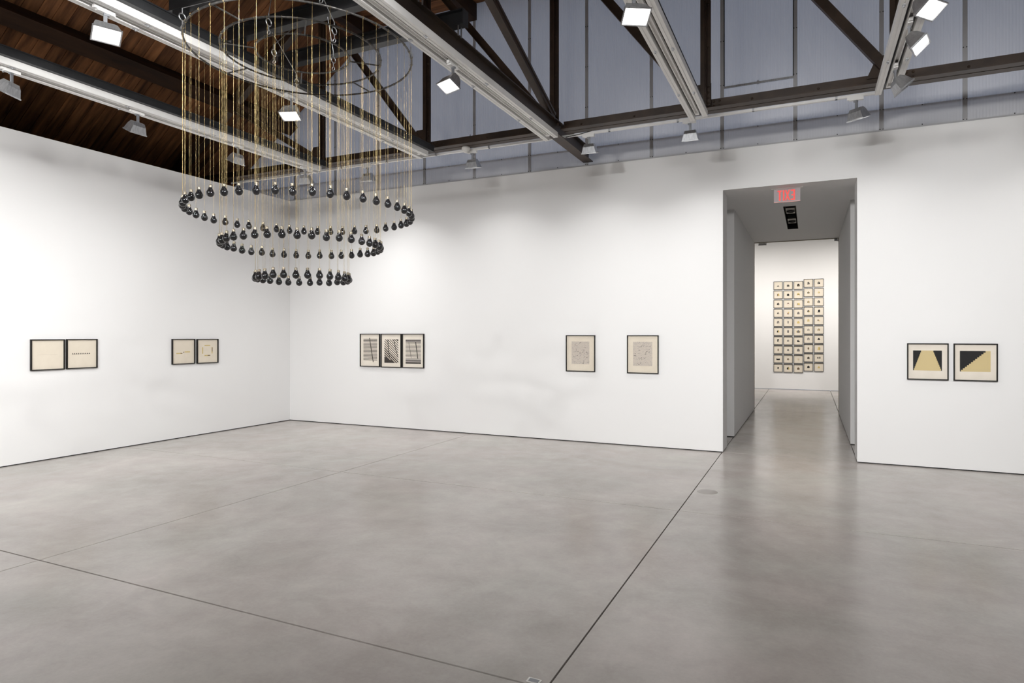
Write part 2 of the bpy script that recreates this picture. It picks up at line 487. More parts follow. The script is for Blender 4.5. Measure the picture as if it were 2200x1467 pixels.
purlin(-5.52, -5.335, 7.62, 0.29, 'dark timber purlin under the flat deck ending at the translucent wall')
purlin(-3.40, -3.215, 7.62, 0.29, 'dark timber purlin under the flat deck above the brown steel beam')
purlin(-7.66, -7.47, 7.62, 0.26, 'dark timber purlin where the roof slope meets the flat deck')

# ------------------------------------------------------------------ translucent gable wall
YP = YB + 0.05
strips = [-5.39 - 1.045 * i for i in range(6, 0, -1)] + [-5.39, -4.32, -3.30, -2.24, -1.18, -0.18, 0.89, 1.83, 2.87, 3.92, 4.96, 6.0, 7.05, 7.6]
strips = [XO] + strips
gable = MB().box(XO, XR, YP + 0.075, YP + 0.085, ZW, ZW + 0.04).box(XO, XR, YB + 0.001, YP + 0.02, ZW, ZW + 0.022).build('wall_gable', M['poly_joint'])
struct(gable, 'translucent ribbed polycarbonate wall above the white wall', 'wall')
def ribbed(x0, x1, z0, ztop, y, pitch=0.0345, amp=0.0035):
    n = max(2, int(round((x1 - x0) / pitch)))
    m = MB(); vs = []; fs = []
    kk = n * 4
    for i in range(kk + 1):
        x = x0 + (x1 - x0) * i / kk
        yy = y - amp * math.sin(2 * math.pi * i / 4)
        zt = ztop(x)
        vs += [(x, yy, z0), (x, yy, max(zt, z0 + 0.001))]
    for i in range(kk):
        a = 2 * i
        fs.append((a, a + 2, a + 3, a + 1))
    m.add(vs, fs, True)
    return m
ZS = 4.822
for i in range(len(strips) - 1):
    a, b = strips[i] + 0.003, strips[i + 1] - 0.003
    if roof_z(b) > ZS:
        a2 = max(a, -10.476 + (ZS + 0.02 - 5.538) / 0.7145)
        ribbed(a2, b, ZS - 0.03, lambda x: roof_z(x) + 0.05, YP).build('panel', M['poly'], gable)
    a3 = max(a, -10.476 + (ZW + 0.02 - 5.538) / 0.7145)
    if b > a3:
        ribbed(a3, b, ZW + 0.02, lambda x: min(ZS, roof_z(x) + 0.03), YP - 0.010, amp=0.0015).build('lower_panel', M['poly_low'], gable)
for i, x in enumerate(strips[1:-1]):
    zt = roof_z(x)
    if zt < ZW + 0.3:
        continue
    MB().box(x - 0.027, x + 0.027, YP - 0.022, YP - 0.016, ZW + 0.022, zt).build('joint_strip', M['poly_joint'], gable)
    m = MB(); z = ZW + 0.03
    for z in [ZW + 0.035, ZS - 0.01] + [ZS + 0.66 * q for q in range(1, 5)]:
        if z < zt - 0.1:
            for s in (-0.018, 0.018):
                m.lathe([(0.008, 0), (0.007, -0.006), (0.0, -0.008)], 6)
                for q in range(len(m.v) - 18, len(m.v)):
                    px, py, pz_ = m.v[q]
                    m.v[q] = (x + s + px, YP - 0.022 + pz_, z + py)
    o = m.build('screws', M['screw'], gable); o['kind'] = 'stuff'
# row of screws along the two horizontal laps between the strips
m = MB()
for i in range(4, len(strips) - 2):
    xm = (strips[i] + strips[i + 1]) / 2
    for z in (ZW + 0.04, ZS - 0.012):
        m.lathe([(0.008, 0), (0.007, -0.006), (0.0, -0.008)], 6)
        for q in range(len(m.v) - 18, len(m.v)):
            px, py, pz_ = m.v[q]
            m.v[q] = (xm + px, YP - 0.016 + pz_, z + py)
o = m.build('screws', M['screw'], gable); o['kind'] = 'stuff'
# hatch frame set in the gable wall
hx0, hx1, hz0, hz1 = -1.155, -0.20, 5.458, 7.3
MB().box(hx0, hx0 + 0.012, YP - 0.03, YP - 0.016, hz0, hz1).box(hx1 - 0.012, hx1, YP - 0.03, YP - 0.016, hz0, hz1).build('hatch_side', M['black'], gable)
MB().box(hx0, hx1, YP - 0.034, YP - 0.016, hz0 - 0.03, hz0).box(hx0, hx1, YP - 0.034, YP - 0.016, hz1, hz1 + 0.03).build('hatch_rail', M['aluminium'], gable)
MB().box((hx0 + hx1) / 2 - 0.012, (hx0 + hx1) / 2 + 0.012, YP - 0.046, YP - 0.034, hz0 - 0.045, hz0 + 0.012).build('hatch_catch', M['zinc'], gable)

# ------------------------------------------------------------------ steel truss
truss = thing('roof_truss', 'brown riveted steel truss standing across the room before the translucent wall', 'truss', (0, 8.53, 4.65))
TY, TZ = 8.53, 4.65
def tl(p):
    return (p[0], p[1] - TY, p[2] - TZ)
def tbuild(m, name):
    m.v = [tl(p) for p in m.v]
    return m.build(name, M['brown_steel'], truss)
posts = [-7.56, -5.446, -3.30, -1.21, 0.905, 3.03]
for (x0, x1) in ((-12.0, -3.375), (-3.165, XR)):
    m = MB()
    m.box(x0, x1, 8.40, 8.520, 4.65, 4.663)
    m.box(x0, x1, 8.508, 8.520, 4.663, 4.787)
    m.box(x0, x1, 8.540, 8.66, 4.65, 4.663)
    m.box(x0, x1, 8.540, 8.552, 4.663, 4.787)
    tbuild(m, 'bottom_chord')
for x in posts:
    m = MB()
    zt = roof_z(x) - 0.02
    z0 = 4.70 if x != -3.30 else 4.80
    m.box(x - 0.064, x - 0.008, 8.470, 8.480, z0, zt).box(x - 0.016, x - 0.006, 8.480, 8.500, z0, zt)
    m.box(x + 0.008, x + 0.064, 8.470, 8.480, z0, zt).box(x + 0.006, x + 0.016, 8.430, 8.470, z0, zt)
    m.box(x - 0.064, x + 0.064, 8.500, 8.507, z0, zt)
    tbuild(m, 'post')
def diag(a, b, w, t=0.03, y=8.49, name='diagonal'):
    m = MB()
    m.bar((a[0], y, a[1]), (b[0], y, b[1]), 0.012, w, up=(0, 1, 0)) if False else m.bar((a[0], y, a[1]), (b[0], y, b[1]), w, t, up=(0, 1, 0))
    d = Vector((b[0] - a[0], 0, b[1] - a[1])).normalized(); n = Vector((-d.z, 0, d.x))
    off = n * (w / 2 - 0.006)
    m.bar(Vector((a[0], y - 0.03, a[1])) + off, Vector((b[0], y - 0.03, b[1])) + off, 0.012, 0.05, up=(0, 1, 0))
    return tbuild(m, name)
diag((-7.62, 4.76), (-9.75, 6.01), 0.10)
diag((-5.52, 4.72), (-7.45, 7.18), 0.105)
diag((-3.42, 4.86), (-5.40, 7.32), 0.105)
diag((-1.30, 4.76), (-3.22, 7.28), 0.12)
diag((0.83, 4.80), (-1.15, 7.50), 0.12)
diag((2.95, 4.76), (1.0, 7.45), 0.12)
# top chord following the roof
m = MB()
m.bar((-12.0, 8.45, roof_z(-12.0) - 0.14), (XK, 8.45, roof_z(XK) - 0.14), 0.13, 0.16, up=(0, 0, 1))
tbuild(m, 'top_chord')
m = MB(); m.box(XK, XR, 8.38, 8.52, 7.40, 7.55)
tbuild(m, 'top_chord')
for x in posts:
    m = MB()
    m.hexa([(x - 0.30, 8.486, 4.74), (x + 0.07, 8.486, 4.74), (x + 0.07, 8.496, 4.74), (x - 0.30, 8.496, 4.74)],
           [(x - 0.19, 8.486, 4.99), (x + 0.07, 8.486, 4.99), (x + 0.07, 8.496, 4.99), (x - 0.19, 8.496, 4.99)])
    tbuild(m, 'gusset_plate')
# rivets
m = MB()
def rivet(x, y, z):
    st = len(m.v)
    m.lathe([(0.016, 0), (0.014, -0.007), (0.007, -0.012), (0.0, -0.013)], 8)
    for q in range(st, len(m.v)):
        px, py, pz_ = m.v[q]
        m.v[q] = (x + px, y + pz_, z + py)
xr = -8.9
while xr < 4:
    if abs(xr + 3.27) > 0.15:
        rivet(xr, 8.508, 4.72)
    xr += 0.75
for x in posts:
    for z in (4.73, 4.80, 4.87, 4.94, 5.45, 6.0, 6.55):
        if z < roof_z(x) and (x != -3.30 or z > 4.85):
            rivet(x + 0.036, 8.470, z)
    for dx in (0.10, 0.17):
        rivet(x + dx, 8.508, 4.755); rivet(x + dx, 8.508, 4.695)
m.v = [tl(p) for p in m.v]
o = m.build('rivets', M['brown_steel'], truss); o['kind'] = 'stuff'

# brown I-beam along the room, over the third track
bc = thing('steel_beam', 'brown riveted steel beam running through the truss to the translucent wall', 'beam', (-3.27, 2.0, 4.572))
def bbuild(m, name, base=(-3.27, 2.0, 4.572), par=bc, mat='brown_steel'):
    m.v = [(p[0] - base[0], p[1] - base[1], p[2] - base[2]) for p in m.v]
    return m.build(name, M[mat], par)
bbuild(MB().box(-3.35, -3.19, YF, YP - 0.03, 4.572, 4.586), 'bottom_flange')
bbuild(MB().box(-3.278, -3.262, YF, YP - 0.03, 4.586, 4.775), 'web')
bbuild(MB().box(-3.33, -3.21, YF, YP - 0.03, 4.775, 4.79), 'top_flange')
m = MB()
m.bar((-3.27, 3.2, 6.82), (-3.27, 8.30, 4.83), 0.14, 0.035, up=(0, -0.36, -0.93))
m.bar((-3.22, 3.2, 6.78), (-3.22, 8.30, 4.79), 0.012, 0.07, up=(0, 0, 1))
bbuild(m, 'brace')

# charcoal steel beams above the other tracks
beam_lab = {
    -7.42: 'charcoal steel beam over the white track closest to the left partition',
    -5.32: 'charcoal steel beam carrying short posts beside the hanging hoops',
    -1.26: 'charcoal steel beam over the track left of the hatch frame',
    0.80: 'charcoal steel beam over the track right of the doorway',
    2.95: 'charcoal steel beam over the track beyond the staircase prints'}
beams = {}
for x, lab in beam_lab.items():
    w = 0.18 if x < -2 else 0.15
    t = thing('steel_beam', lab, 'beam', (x, 2.0, 4.572))
    MB().box(-w / 2, w / 2, YF - 2.0, 8.38 - 2.0, 0, 0.012).build('bottom_flange', M['dark_steel'], t)
    MB().box(-w / 2 + 0.012, w / 2 - 0.012, YF - 2.0, 8.38 - 2.0, 0.012, 0.085).build('web', M['dark_steel'], t)
    MB().box(-w / 2, w / 2, YF - 2.0, 8.38 - 2.0, 0.085, 0.097).build('top_flange', M['dark_steel'], t)
    beams[x] = t

# short cross beams that carry the hoops
for yb, lab in ((4.09, 'black cross beam nearest the hoops\' outer edge, first of three'), (4.76, 'black cross beam over the middle of the hoops, between the other two'), (5.46, 'black cross beam ending in a bolted clamp on the brown beam')):
    t = thing('cross_beam', lab, 'beam', (-4.3, yb, 4.77))
    x0, x1 = -5.50 + 4.3, -3.06 + 4.3
    zb_ = 0.022
    MB().box(x0, x1, -0.05, 0.05, zb_, zb_ + 0.010).build('bottom_flange', M['dark_steel'], t)
    MB().box(x0, x1, -0.006, 0.006, zb_ + 0.010, zb_ + 0.14).build('web', M['dark_steel'], t)
    MB().box(x0, x1, -0.05, 0.05, zb_ + 0.14, zb_ + 0.15).build('top_flange', M['dark_steel'], t)
    MB().box(-5.40 + 4.3, -5.28 + 4.3, -0.045, 0.045, 4.669 - 4.77, zb_).build('post', M['dark_steel'], t)
    MB().box(x1, x1 + 0.006, -0.055, 0.055, zb_ - 0.01, zb_ + 0.15).build('end_plate', M['dark_steel'], t)
    m = MB()
    for s in (-0.03, 0.03):
        m.tube([(x1 - 0.06, s, zb_), (x1 - 0.06, s, zb_ - 0.10)], 0.008, 8)
    m.box(x1 - 0.10, x1 - 0.02, -0.05, 0.05, zb_ - 0.075, zb_ - 0.065) if False else None
    m.build('clamp_bolt', M['zinc'], t)

# ------------------------------------------------------------------ lighting tracks
def make_track(x, label, y1=8.28, y0=YF + 0.3):
    t = thing('lighting_track', label, 'lighting track', (x, 2.0, 4.50), group=None)
    a, b = y0 - 2.0, y1 - 2.0
    for s in (-1, 1):
        c = s * 0.084
        m = MB()
        e = 0.10 if s < 0 else 0.0
        m.box(c - 0.031, c + 0.031, a, b + e, 0.004, 0.07)
        m.box(c - 0.031, c - 0.004, a, b + e, 0.0, 0.004).box(c + 0.004, c + 0.031, a, b + e, 0.0, 0.004)
        m.build('channel', M['track_white'], t)
    m = MB().box(-0.024, -0.016, a, b - 0.12, 0.012, 0.05).box(0.016, 0.024, a, b - 0.12, 0.012, 0.05).box(-0.016, 0.016, a, b - 0.12, 0.042, 0.05)
    m.box(-0.024, 0.024, b - 0.12, b - 0.07, 0.010, 0.05)
    m.build('power_track', M['track_white'], t)
    MB().box(-0.054, 0.054, a, b, 0.062, 0.07).build('cover_strip', M['copper_bar'], t)
    yy = b - 0.9
    while yy > -1.0:
        for s in (-1, 1):
            c = s * 0.084
            m = MB().box(c - 0.012, c + 0.012, yy, yy + 0.05, -0.006, 0.004)
            m.lathe([(0.009, 0), (0.009, -0.012), (0, -0.013)], 8, (c, yy + 0.025, -0.006))
            m.build('clip', M['zinc'], t)
        yy -= 1.22
    return t
TRK = {'A': -7.50, 'B': -5.40, 'C': -3.28, 'D': -1.27, 'E': 0.80, 'F': 2.95}
make_track(TRK['A'], 'white double-channel lighting track closest to the left partition')
make_track(TRK['B'], 'white double-channel lighting track passing behind the hoops under a charcoal beam')
make_track(TRK['C'], 'white double-channel lighting track under the brown riveted beam')
make_track(TRK['D'], 'white double-channel lighting track ending left of the hatch frame')
make_track(TRK['E'], 'white double-channel lighting track right of the hatch frame, holding two lamps turned sideways')
# cross track under the truss
ct = thing('lighting_track', 'thin white lighting track fixed along the underside of the truss', 'lighting track', (-4.0, 8.70, 4.62))
MB().box(-5.95, -3.55 + 8.3, -0.018, 0.018, 0.0, 0.030).build('power_track', M['track_white'], ct)
for xx in [-9.2 + 0.95 * i for i in range(11)]:
    m = MB().box(xx + 4.0 - 0.012, xx + 4.0 + 0.012, -0.026, 0.026, 0.0, 0.055)
    m.build('clip', M['zinc'], ct)
wire = MB().tube([(-3.19 + 4, -0.02, 0.0), (-3.0 + 4, -0.02, 0.012), (-2.8 + 4, -0.02, 0.04)], 0.006, 6).build('cable', M['black'], ct)

# ------------------------------------------------------------------ track heads
def head_meshes():
    d = {}
    d['adapter'] = MB().box(-0.075, 0.075, -0.020, 0.020, -0.040, 0.0).box(-0.10, -0.075, -0.016, 0.016, -0.030, 0.0)
    d['arm'] = MB().box(-0.012, 0.030, -0.014, 0.014, -0.058, -0.040).box(-0.014, 0.014, -0.008, 0.008, -0.150, -0.040)
    # housing: faceted aluminium shell opening along -z before tilting
    prof = [(0.070, 0.030, 0.0), (0.082, 0.055, -0.040), (0.105, 0.075, -0.130)]
    m = MB()
    rings = []
    for (w, dd, z) in prof:
        rings.append([(-w, -dd, z), (w, -dd, z), (w, dd, z), (-w, dd, z)])
    vs = [p for r_ in rings for p in r_]
    fs = [(0, 1, 2, 3)]
    for i in range(2):
        for k in range(4):
            a = i * 4 + k; b = i * 4 + (k + 1) % 4
            fs.append((a, a + 4, b + 4, b))
    m.add(vs, fs)
    # inner lip
    w, dd, z = prof[-1]
    lip = [(-w + .006, -dd + .006, z), (w - .006, -dd + .006, z), (w - .006, dd - .006, z), (-w + .006, dd - .006, z)]
    inn = [(-w + .012, -dd + .012, z + .03), (w - .012, -dd + .012, z + .03), (w - .012, dd - .012, z + .03), (-w + .012, dd - .012, z + .03)]
    o = [(-w, -dd, z), (w, -dd, z), (w, dd, z), (-w, dd, z)]
    m.add(o + lip + inn, [(k, 4 + k, 4 + (k + 1) % 4, (k + 1) % 4) for k in range(4)] + [(4 + k, 8 + k, 8 + (k + 1) % 4, 4 + (k + 1) % 4) for k in range(4)])
    d['housing'] = m
    o4 = lambda w, dd, z: [(-w, -dd, z), (w, -dd, z), (w, dd, z), (-w, dd, z)]
    rv = o4(0.109, 0.079, -0.120) + o4(0.109, 0.079, -0.134) + o4(0.102, 0.072, -0.134) + o4(0.102, 0.072, -0.131)
    d['rim'] = MB().add(rv, [(4 * i + k, 4 * i + (k + 1) % 4, 4 * i + 4 + (k + 1) % 4, 4 * i + 4 + k) for i in range(3) for k in range(4)])
    d['lens'] = MB().box(-0.094, 0.094, -0.064, 0.064, -0.122, -0.116)
    return {k: v.mesh(k) for k, v in d.items()}
HM = head_meshes()
for k, mt in (('adapter', 'track_white'), ('arm', 'arm_grey'), ('housing', 'aluminium'), ('rim', 'aluminium')):
    HM[k].materials.append(M[mt])
HM['lens'].materials.append(M['lens_on'])
HM['lens_dark'] = HM['lens'].copy(); HM['lens_dark'].materials.clear(); HM['lens_dark'].materials.append(M['lens_off'])

def head(x, y, z, aim, tilt, watts, label, spread=110, axis='y', group='aluminium track spotlights', color=(1.0, 0.993, 0.982)):
    """aim: compass angle the lamp looks to (0 = +x, 90 = +y); tilt: degrees up from straight down"""
    t = thing('track_spotlight', label, 'spotlight', (x, y, z), 0, group)
    ar = obj('adapter', HM['adapter'], t, rot=(0, 0, R(90) if axis == 'y' else 0))
    fx, fy = math.cos(R(aim)), math.sin(R(aim))
    rz = R(aim) + R(90)        # local -y turns to the aim direction
    obj('arm', HM['arm'], t, rot=(0, 0, rz))
    rx = -R(tilt)              # tip local -z towards local -y
    rot = (Matrix.Rotation(rz, 4, 'Z') @ Matrix.Rotation(rx, 4, 'X')).to_euler()
    L0 = (0, 0, -0.135)
    h = obj('housing', HM['housing'], t, L0, rot)
    obj('rim', HM['rim'], t, L0, rot)
    obj('lens', HM['lens'] if watts else HM['lens_dark'], t, L0, rot)
    if watts:
        ld = bpy.data.lights.new('lamp_light', 'AREA')
        ld.shape = 'RECTANGLE'; ld.size = 0.17; ld.size_y = 0.11
        ld.energy = watts; ld.spread = R(spread); ld.color = color
        lo = bpy.data.objects.new('lamp_light', ld); COL.objects.link(lo)
        lo.parent = t
        dirv = Matrix.Rotation(rz, 3, 'Z') @ Matrix.Rotation(rx, 3, 'X') @ Vector((0, 0, -1))
        lo.location = Vector(L0) + dirv * 0.124
        lo.rotation_euler = rot
    return t
ZC = 4.62
ZT = 4.511
# washing the back wall from the cross track
head(-6.757, 8.70, ZC, 96, 15, W_WASH * 1.9, 'aluminium spotlight on the thin cross track, seen through the gold cords', axis='x')
head(-4.745, 8.70, ZC, 90, 15, W_WASH, 'aluminium spotlight on the thin cross track under the round white detector', axis='x')
head(-2.847, 8.70, ZC, 90, 15, W_WASH, 'aluminium spotlight in front of the brown beam end on the cross track', axis='x')
head(-1.438, 8.70, ZC, 90, 15, W_WASH, 'aluminium spotlight below the end of the track left of the hatch', axis='x')
head(0.516, 8.70, ZC, 50, 18, W_WASH * 0.75, 'aluminium spotlight turned sideways on the cross track over the doorway', axis='x')
head(2.75, 8.70, ZC, 90, 15, W_WASH * 0.6, 'aluminium spotlight on the cross track over the staircase prints', axis='x')
head(-7.50, 8.02, ZT, 105, 20, W_WASH * 1.9, 'aluminium spotlight at the very end of the track by the left partition')
# washing the left wall
head(-7.50, 3.78, ZT, 205, 26, W_SIDE, 'aluminium spotlight turned towards the first pair of cream drawings on the partition')
head(-7.50, 5.15, ZT, 180, 26, W_SIDE, 'aluminium spotlight on the partition track before the gold cords, seen from behind')
head(-7.50, 6.67, ZT, 180, 26, W_SIDE, 'aluminium spotlight on the partition track behind the gold cords')
for yy in (2.2, 0.6, -1.2):  # unseen heads, added for a more even wash on this wall
    head(-7.50, yy, ZT, 172, 48, W_SIDE * 0.35, 'unseen aluminium spotlight added further back on the partition track', group='added spotlights behind the viewer')
# lit lenses in view
head(-5.40, 3.42, ZT, 335, 30, W_SPOT, 'glaring lit spotlight on the track under the charcoal beam, far from the cords')
head(-5.40, 5.56, ZT, 290, 22, W_SPOT, 'glaring lit spotlight seen through the gold cords')
head(-3.28, 5.60, ZT, 250, 28, W_SPOT, 'glaring lit spotlight under the brown riveted beam')
head(-1.27, 5.02, ZT, 300, 30, W_SPOT, 'glaring lit spotlight on the track left of the hatch frame')
head(0.80, 6.56, ZT, 345, 42, W_SPOT, 'lit spotlight turned sideways above an unlit one on the track right of the hatch')
head(0.80, 7.58, ZT, 10, 40, 0, 'unlit spotlight turned sideways near the end of the track right of the hatch')
head(0.80, 5.88, ZT, 320, 35, W_SPOT, 'lit spotlight at the upper reach of the track right of the hatch')
# track F and unseen heads, added out of view to light the walls
make_track(TRK['F'], 'unseen white double-channel lighting track added beyond the staircase prints')
ROWS = {'B': (1.9, 0.2, -2.6), 'C': (2.3, -0.6, -3.4), 'D': (2.4, 0.6, -1.6, -3.2), 'E': (3.2, 1.9, -0.4, -2.4), 'F': (3.6, 1.6, -0.8, -2.8)}
PW_ = {'B': 1.3, 'C': 1.1, 'D': 1.0, 'E': 0.75, 'F': 0.55}
AIM = {'B': 110, 'C': 92, 'D': 90, 'E': 84, 'F': 86}
for k_, row in ROWS.items():
    for yy in row:
        head(TRK[k_], yy, ZT, AIM[k_], 71, W_FILL * PW_[k_], 'unseen aluminium spotlight added further back on its track to light the doorway wall', 78, group='added spotlights facing the doorway wall')
ROWS = {'B': (2.2, -1.4), 'C': (3.2, 0.9, -2.0), 'D': (3.1, -0.5, -2.4), 'E': (2.5, 0.8), 'F': (2.6,)}  # more unseen heads, added to brighten the left partition
for k_, row in ROWS.items():
    for q, yy in enumerate(row):
        head(TRK[k_], yy, ZT, 170 - 8 * q, 71, W_FILL * 0.9, 'unseen aluminium spotlight added further back on its track to light the left partition', 78, group='added spotlights facing the left partition')

# second room lamps (one of them shows through the doorway)
tr2 = thing('lighting_track', 'short lighting track in the second room beyond the corridor', 'lighting track', (-0.4, 19.6, 4.62))
MB().box(-3.6, 3.6, -0.02, 0.02, 0, 0.03).build('power_track', M['black'], tr2)
MB().tube([(-3.0, 0, 0.03), (-3.0, 0, 0.78)], 0.01, 6).tube([(3.0, 0, 0.03), (3.0, 0, 0.78)], 0.01, 6).build('stem', M['zinc'], tr2)
for xx in (-3.2, -1.22, 0.8, 2.6):
    head(xx, 19.6, 4.62, 90, 46, W_FAR, 'spotlight on the track in the second room beyond the corridor', 120, axis='x', group='spotlights in the second room', color=(1.0, 0.955, 0.90))

# detector dome
t = thing('smoke_detector', 'round white detector dome hanging under the truss chord', 'detector', (-4.80, 8.59, 4.65))
MB().lathe([(0.0, 0.0), (0.062, 0.0), (0.066, -0.012), (0.066, -0.030), (0.058, -0.036)], 24).build('base', M['plastic'], t)
MB().lathe([(0.058, -0.036), (0.055, -0.055), (0.040, -0.075), (0.018, -0.085), (0.0, -0.087)], 24).build('dome', M['plastic'], t)
MB().tube([(0.05, 0.0, 0.0), (0.10, -0.06, 0.06), (0.13, -0.10, 0.15)], 0.005, 6).build('cable', M['black'], t)

# ------------------------------------------------------------------ hoop frame
CX, CY, ZH = -4.17, 4.435, 4.30
RAD = [0.976, 0.692, 0.406]
hoop = thing('hoop_frame', 'three concentric dark steel hoops joined by spokes, hung on cables', 'hoop frame', (CX, CY, ZH))
for r_, lab in zip(RAD, ('outer', 'middle', 'inner')):
    o = MB().torus((0, 0, 0), r_, 0.0085, 120, 8).build('hoop', M['hoop_steel'], hoop)
    o['label'] = lab + ' dark steel hoop'
for a in (0, 90, 180, 270):
    c, s = math.cos(R(a)), math.sin(R(a))
    MB().tube([(RAD[1] * c, RAD[1] * s, 0), (RAD[0] * c, RAD[0] * s, 0)], 0.007, 8).build('spoke', M['hoop_steel'], hoop)
    c, s = math.cos(R(a + 45)), math.sin(R(a + 45))
    MB().tube([(RAD[2] * c, RAD[2] * s, 0), (RAD[1] * c, RAD[1] * s, 0)], 0.007, 8).build('spoke', M['hoop_steel'], hoop)
def turnbuckle(px, py, top):
    o = MB()
    o.torus((px, py, 0.028), 0.016, 0.0035, 16, 6, plane='xz')
    o.tube([(px, py, 0.045), (px, py, 0.085)], 0.004, 6)
    o.torus((px, py, 0.115), 0.030, 0.005, 16, 6, plane='yz')
    o.tube([(px, py, 0.145), (px, py, 0.19)], 0.006, 6)
    o.build('turnbuckle', M['zinc'], hoop)
    MB().tube([(px, py, 0.19), (px + (top[0] - px) * 0.5, py + (top[1] - py) * 0.5, 0.19 + (top[2] - 0.19) * 0.5), top], 0.0035, 6).build('cable', M['zinc'], hoop)
BZ = 4.792 - ZH
for a in (353, 90, 173, 270):
    px, py = RAD[2] * math.cos(R(a)), RAD[2] * math.sin(R(a))
    by = min((4.09, 4.76, 5.46), key=lambda v: abs(v - (CY + py))) - CY
    turnbuckle(px, py, (px, by, BZ))
for a in (41, 137, 233, 321):
    px, py = RAD[0] * math.cos(R(a)), RAD[0] * math.sin(R(a))
    by = min((4.09, 4.76, 5.46), key=lambda v: abs(v - (CY + py))) - CY
    turnbuckle(px, py, (px, by, BZ))

# ------------------------------------------------------------------ bulbs
def bulb_meshes():
    g = []
    for i in range(0, 11):
        a = -math.pi / 2 + i * (math.pi * 0.72) / 10
        g.append((max(0.0, 0.030 * math.cos(a)), 0.030 * math.sin(a)))
    g += [(0.0185, 0.028), (0.0155, 0.036), (0.0140, 0.043)]
    glass = MB().lathe(g, 20).mesh('glass')
    cap = [(0.0130, 0.042), (0.0130, 0.045)]
    for i in range(3):
        z = 0.045 + i * 0.006
        cap += [(0.0138, z + 0.0015), (0.0138, z + 0.0035), (0.0126, z + 0.006)]
    cap += [(0.0110, 0.0655), (0.0050, 0.0675), (0.0, 0.068)]
    capm = MB().lathe(cap, 16).mesh('screw_cap')
    glass.materials.append(M['bulb']); capm.materials.append(M['cap'])
    return glass, capm
GM, CM = bulb_meshes()
cy_, sy_ = math.cos(YAW), math.sin(YAW)
EL = ['wide top', 'middle', 'small lowest']
BR = [2.843, 2.553, 2.258]
cord_len = [ZH - 0.0115 - z - 0.066 for z in BR]
cord_me = []
for l in cord_len:
    m = MB().tube([(0, 0, 0.066 + l * q / 6) for q in range(7)], 0.0009, 5, cap=False)
    m.torus((0, 0, 0.066 + l + 0.0115), 0.0112, 0.0014, 12, 5, plane='xz')
    me = m.mesh('cord'); me.materials.append(M['cord']); cord_me.append(me)
NB = [45, 38, 26]
rb = random.Random(11)
for ring in range(3):
    lab = ('glossy black light bulb on a gold cord in the ' + EL[ring] + ' ring of bulbs')
    for i in range(NB[ring]):
        a = R((5.0, 6.0, 0.0)[ring]) + 2 * math.pi * (i + rb.uniform(-0.04, 0.04)) / NB[ring]
        px, py = CX + RAD[ring] * math.cos(a), CY + RAD[ring] * math.sin(a)
        dz_ = rb.uniform(-0.004, 0.004)
        t = thing('hanging_light_bulb', lab, 'light bulb', (px, py, BR[ring]), a, 'black bulbs of the ' + EL[ring] + ' ring')
        tilt = (rb.gauss(0, 0.03), rb.gauss(0, 0.03), 0)
        obj('glass', GM, t, (0, 0, dz_), tilt)
        obj('screw_cap', CM, t, (0, 0, dz_), tilt)
        obj('cord', cord_me[ring], t)

# ------------------------------------------------------------------ framed works
def framed(name, label, cx, cy, cz, w, h, rotz, prints, paper='paper', depth=0.034, fw=0.013, group=None, glazed=True):
    """prints: list of (material key, [polygons in -1..1 picture units] )"""
    t = thing(name, label, 'picture', (cx, cy, cz), rotz, group)
    m = MB(); H2, W2 = h / 2, w / 2
    m.box(-W2, W2, -depth, -0.002, H2 - fw, H2).box(-W2, W2, -depth, -0.002, -H2, -H2 + fw)
    m.box(-W2, -W2 + fw, -depth, -0.002, -H2 + fw, H2 - fw).box(W2 - fw, W2, -depth, -0.002, -H2 + fw, H2 - fw)
    m.build('frame', M['black_frame'], t)
    yp = -depth * 0.42
    MB().box(-W2 + fw, W2 - fw, yp, -0.004, -H2 + fw, H2 - fw).build('paper', M[paper], t)
    iw, ih = W2 - fw, H2 - fw
    for n_, (mk, polys) in enumerate(prints):
        m = MB()
        for P in polys:
            m.poly([(p[0] * iw, p[1] * ih) for p in P], yp - 0.0006 - 0.0004 * n_)
        m.build('print', M[mk], t)
    if glazed:
        MB().box(-iw, iw, -depth + 0.006, -depth + 0.0075, -ih, ih).build('glazing', M['glass'], t)
    return t
def rect(x0, x1, y0, y1):
    return [(x0, y0), (x1, y0), (x1, y1), (x0, y1)]
def clip(poly, x0, x1, y0, y1):
    def cl(P, f, inter):
        out = []
        for i in range(len(P)):
            a, b = P[i - 1], P[i]
            ia, ib = f(a), f(b)
            if ib:
                if not ia:
                    out.append(inter(a, b))
                out.append(b)
            elif ia:
                out.append(inter(a, b))
        return out
    ix = lambda v: (lambda a, b: (v, a[1] + (b[1] - a[1]) * (v - a[0]) / (b[0] - a[0])))
    iy = lambda v: (lambda a, b: (a[0] + (b[0] - a[0]) * (v - a[1]) / (b[1] - a[1]), v))
    for f, g in ((lambda p: p[0] >= x0, ix(x0)), (lambda p: p[0] <= x1, ix(x1)), (lambda p: p[1] >= y0, iy(y0)), (lambda p: p[1] <= y1, iy(y1))):
        if poly:
            poly = cl(poly, f, g)
    return poly
def stroke(a, b, w, asp=1.0):
    dx, dy = b[0] - a[0], (b[1] - a[1]) * asp
    l = math.hypot(dx, dy); nx_, ny_ = -dy / l * w / 2, dx / l * w / 2 / asp
    return [(a[0] - nx_, a[1] - ny_), (b[0] - nx_, b[1] - ny_), (b[0] + nx_, b[1] + ny_), (a[0] + nx_, a[1] + ny_)]

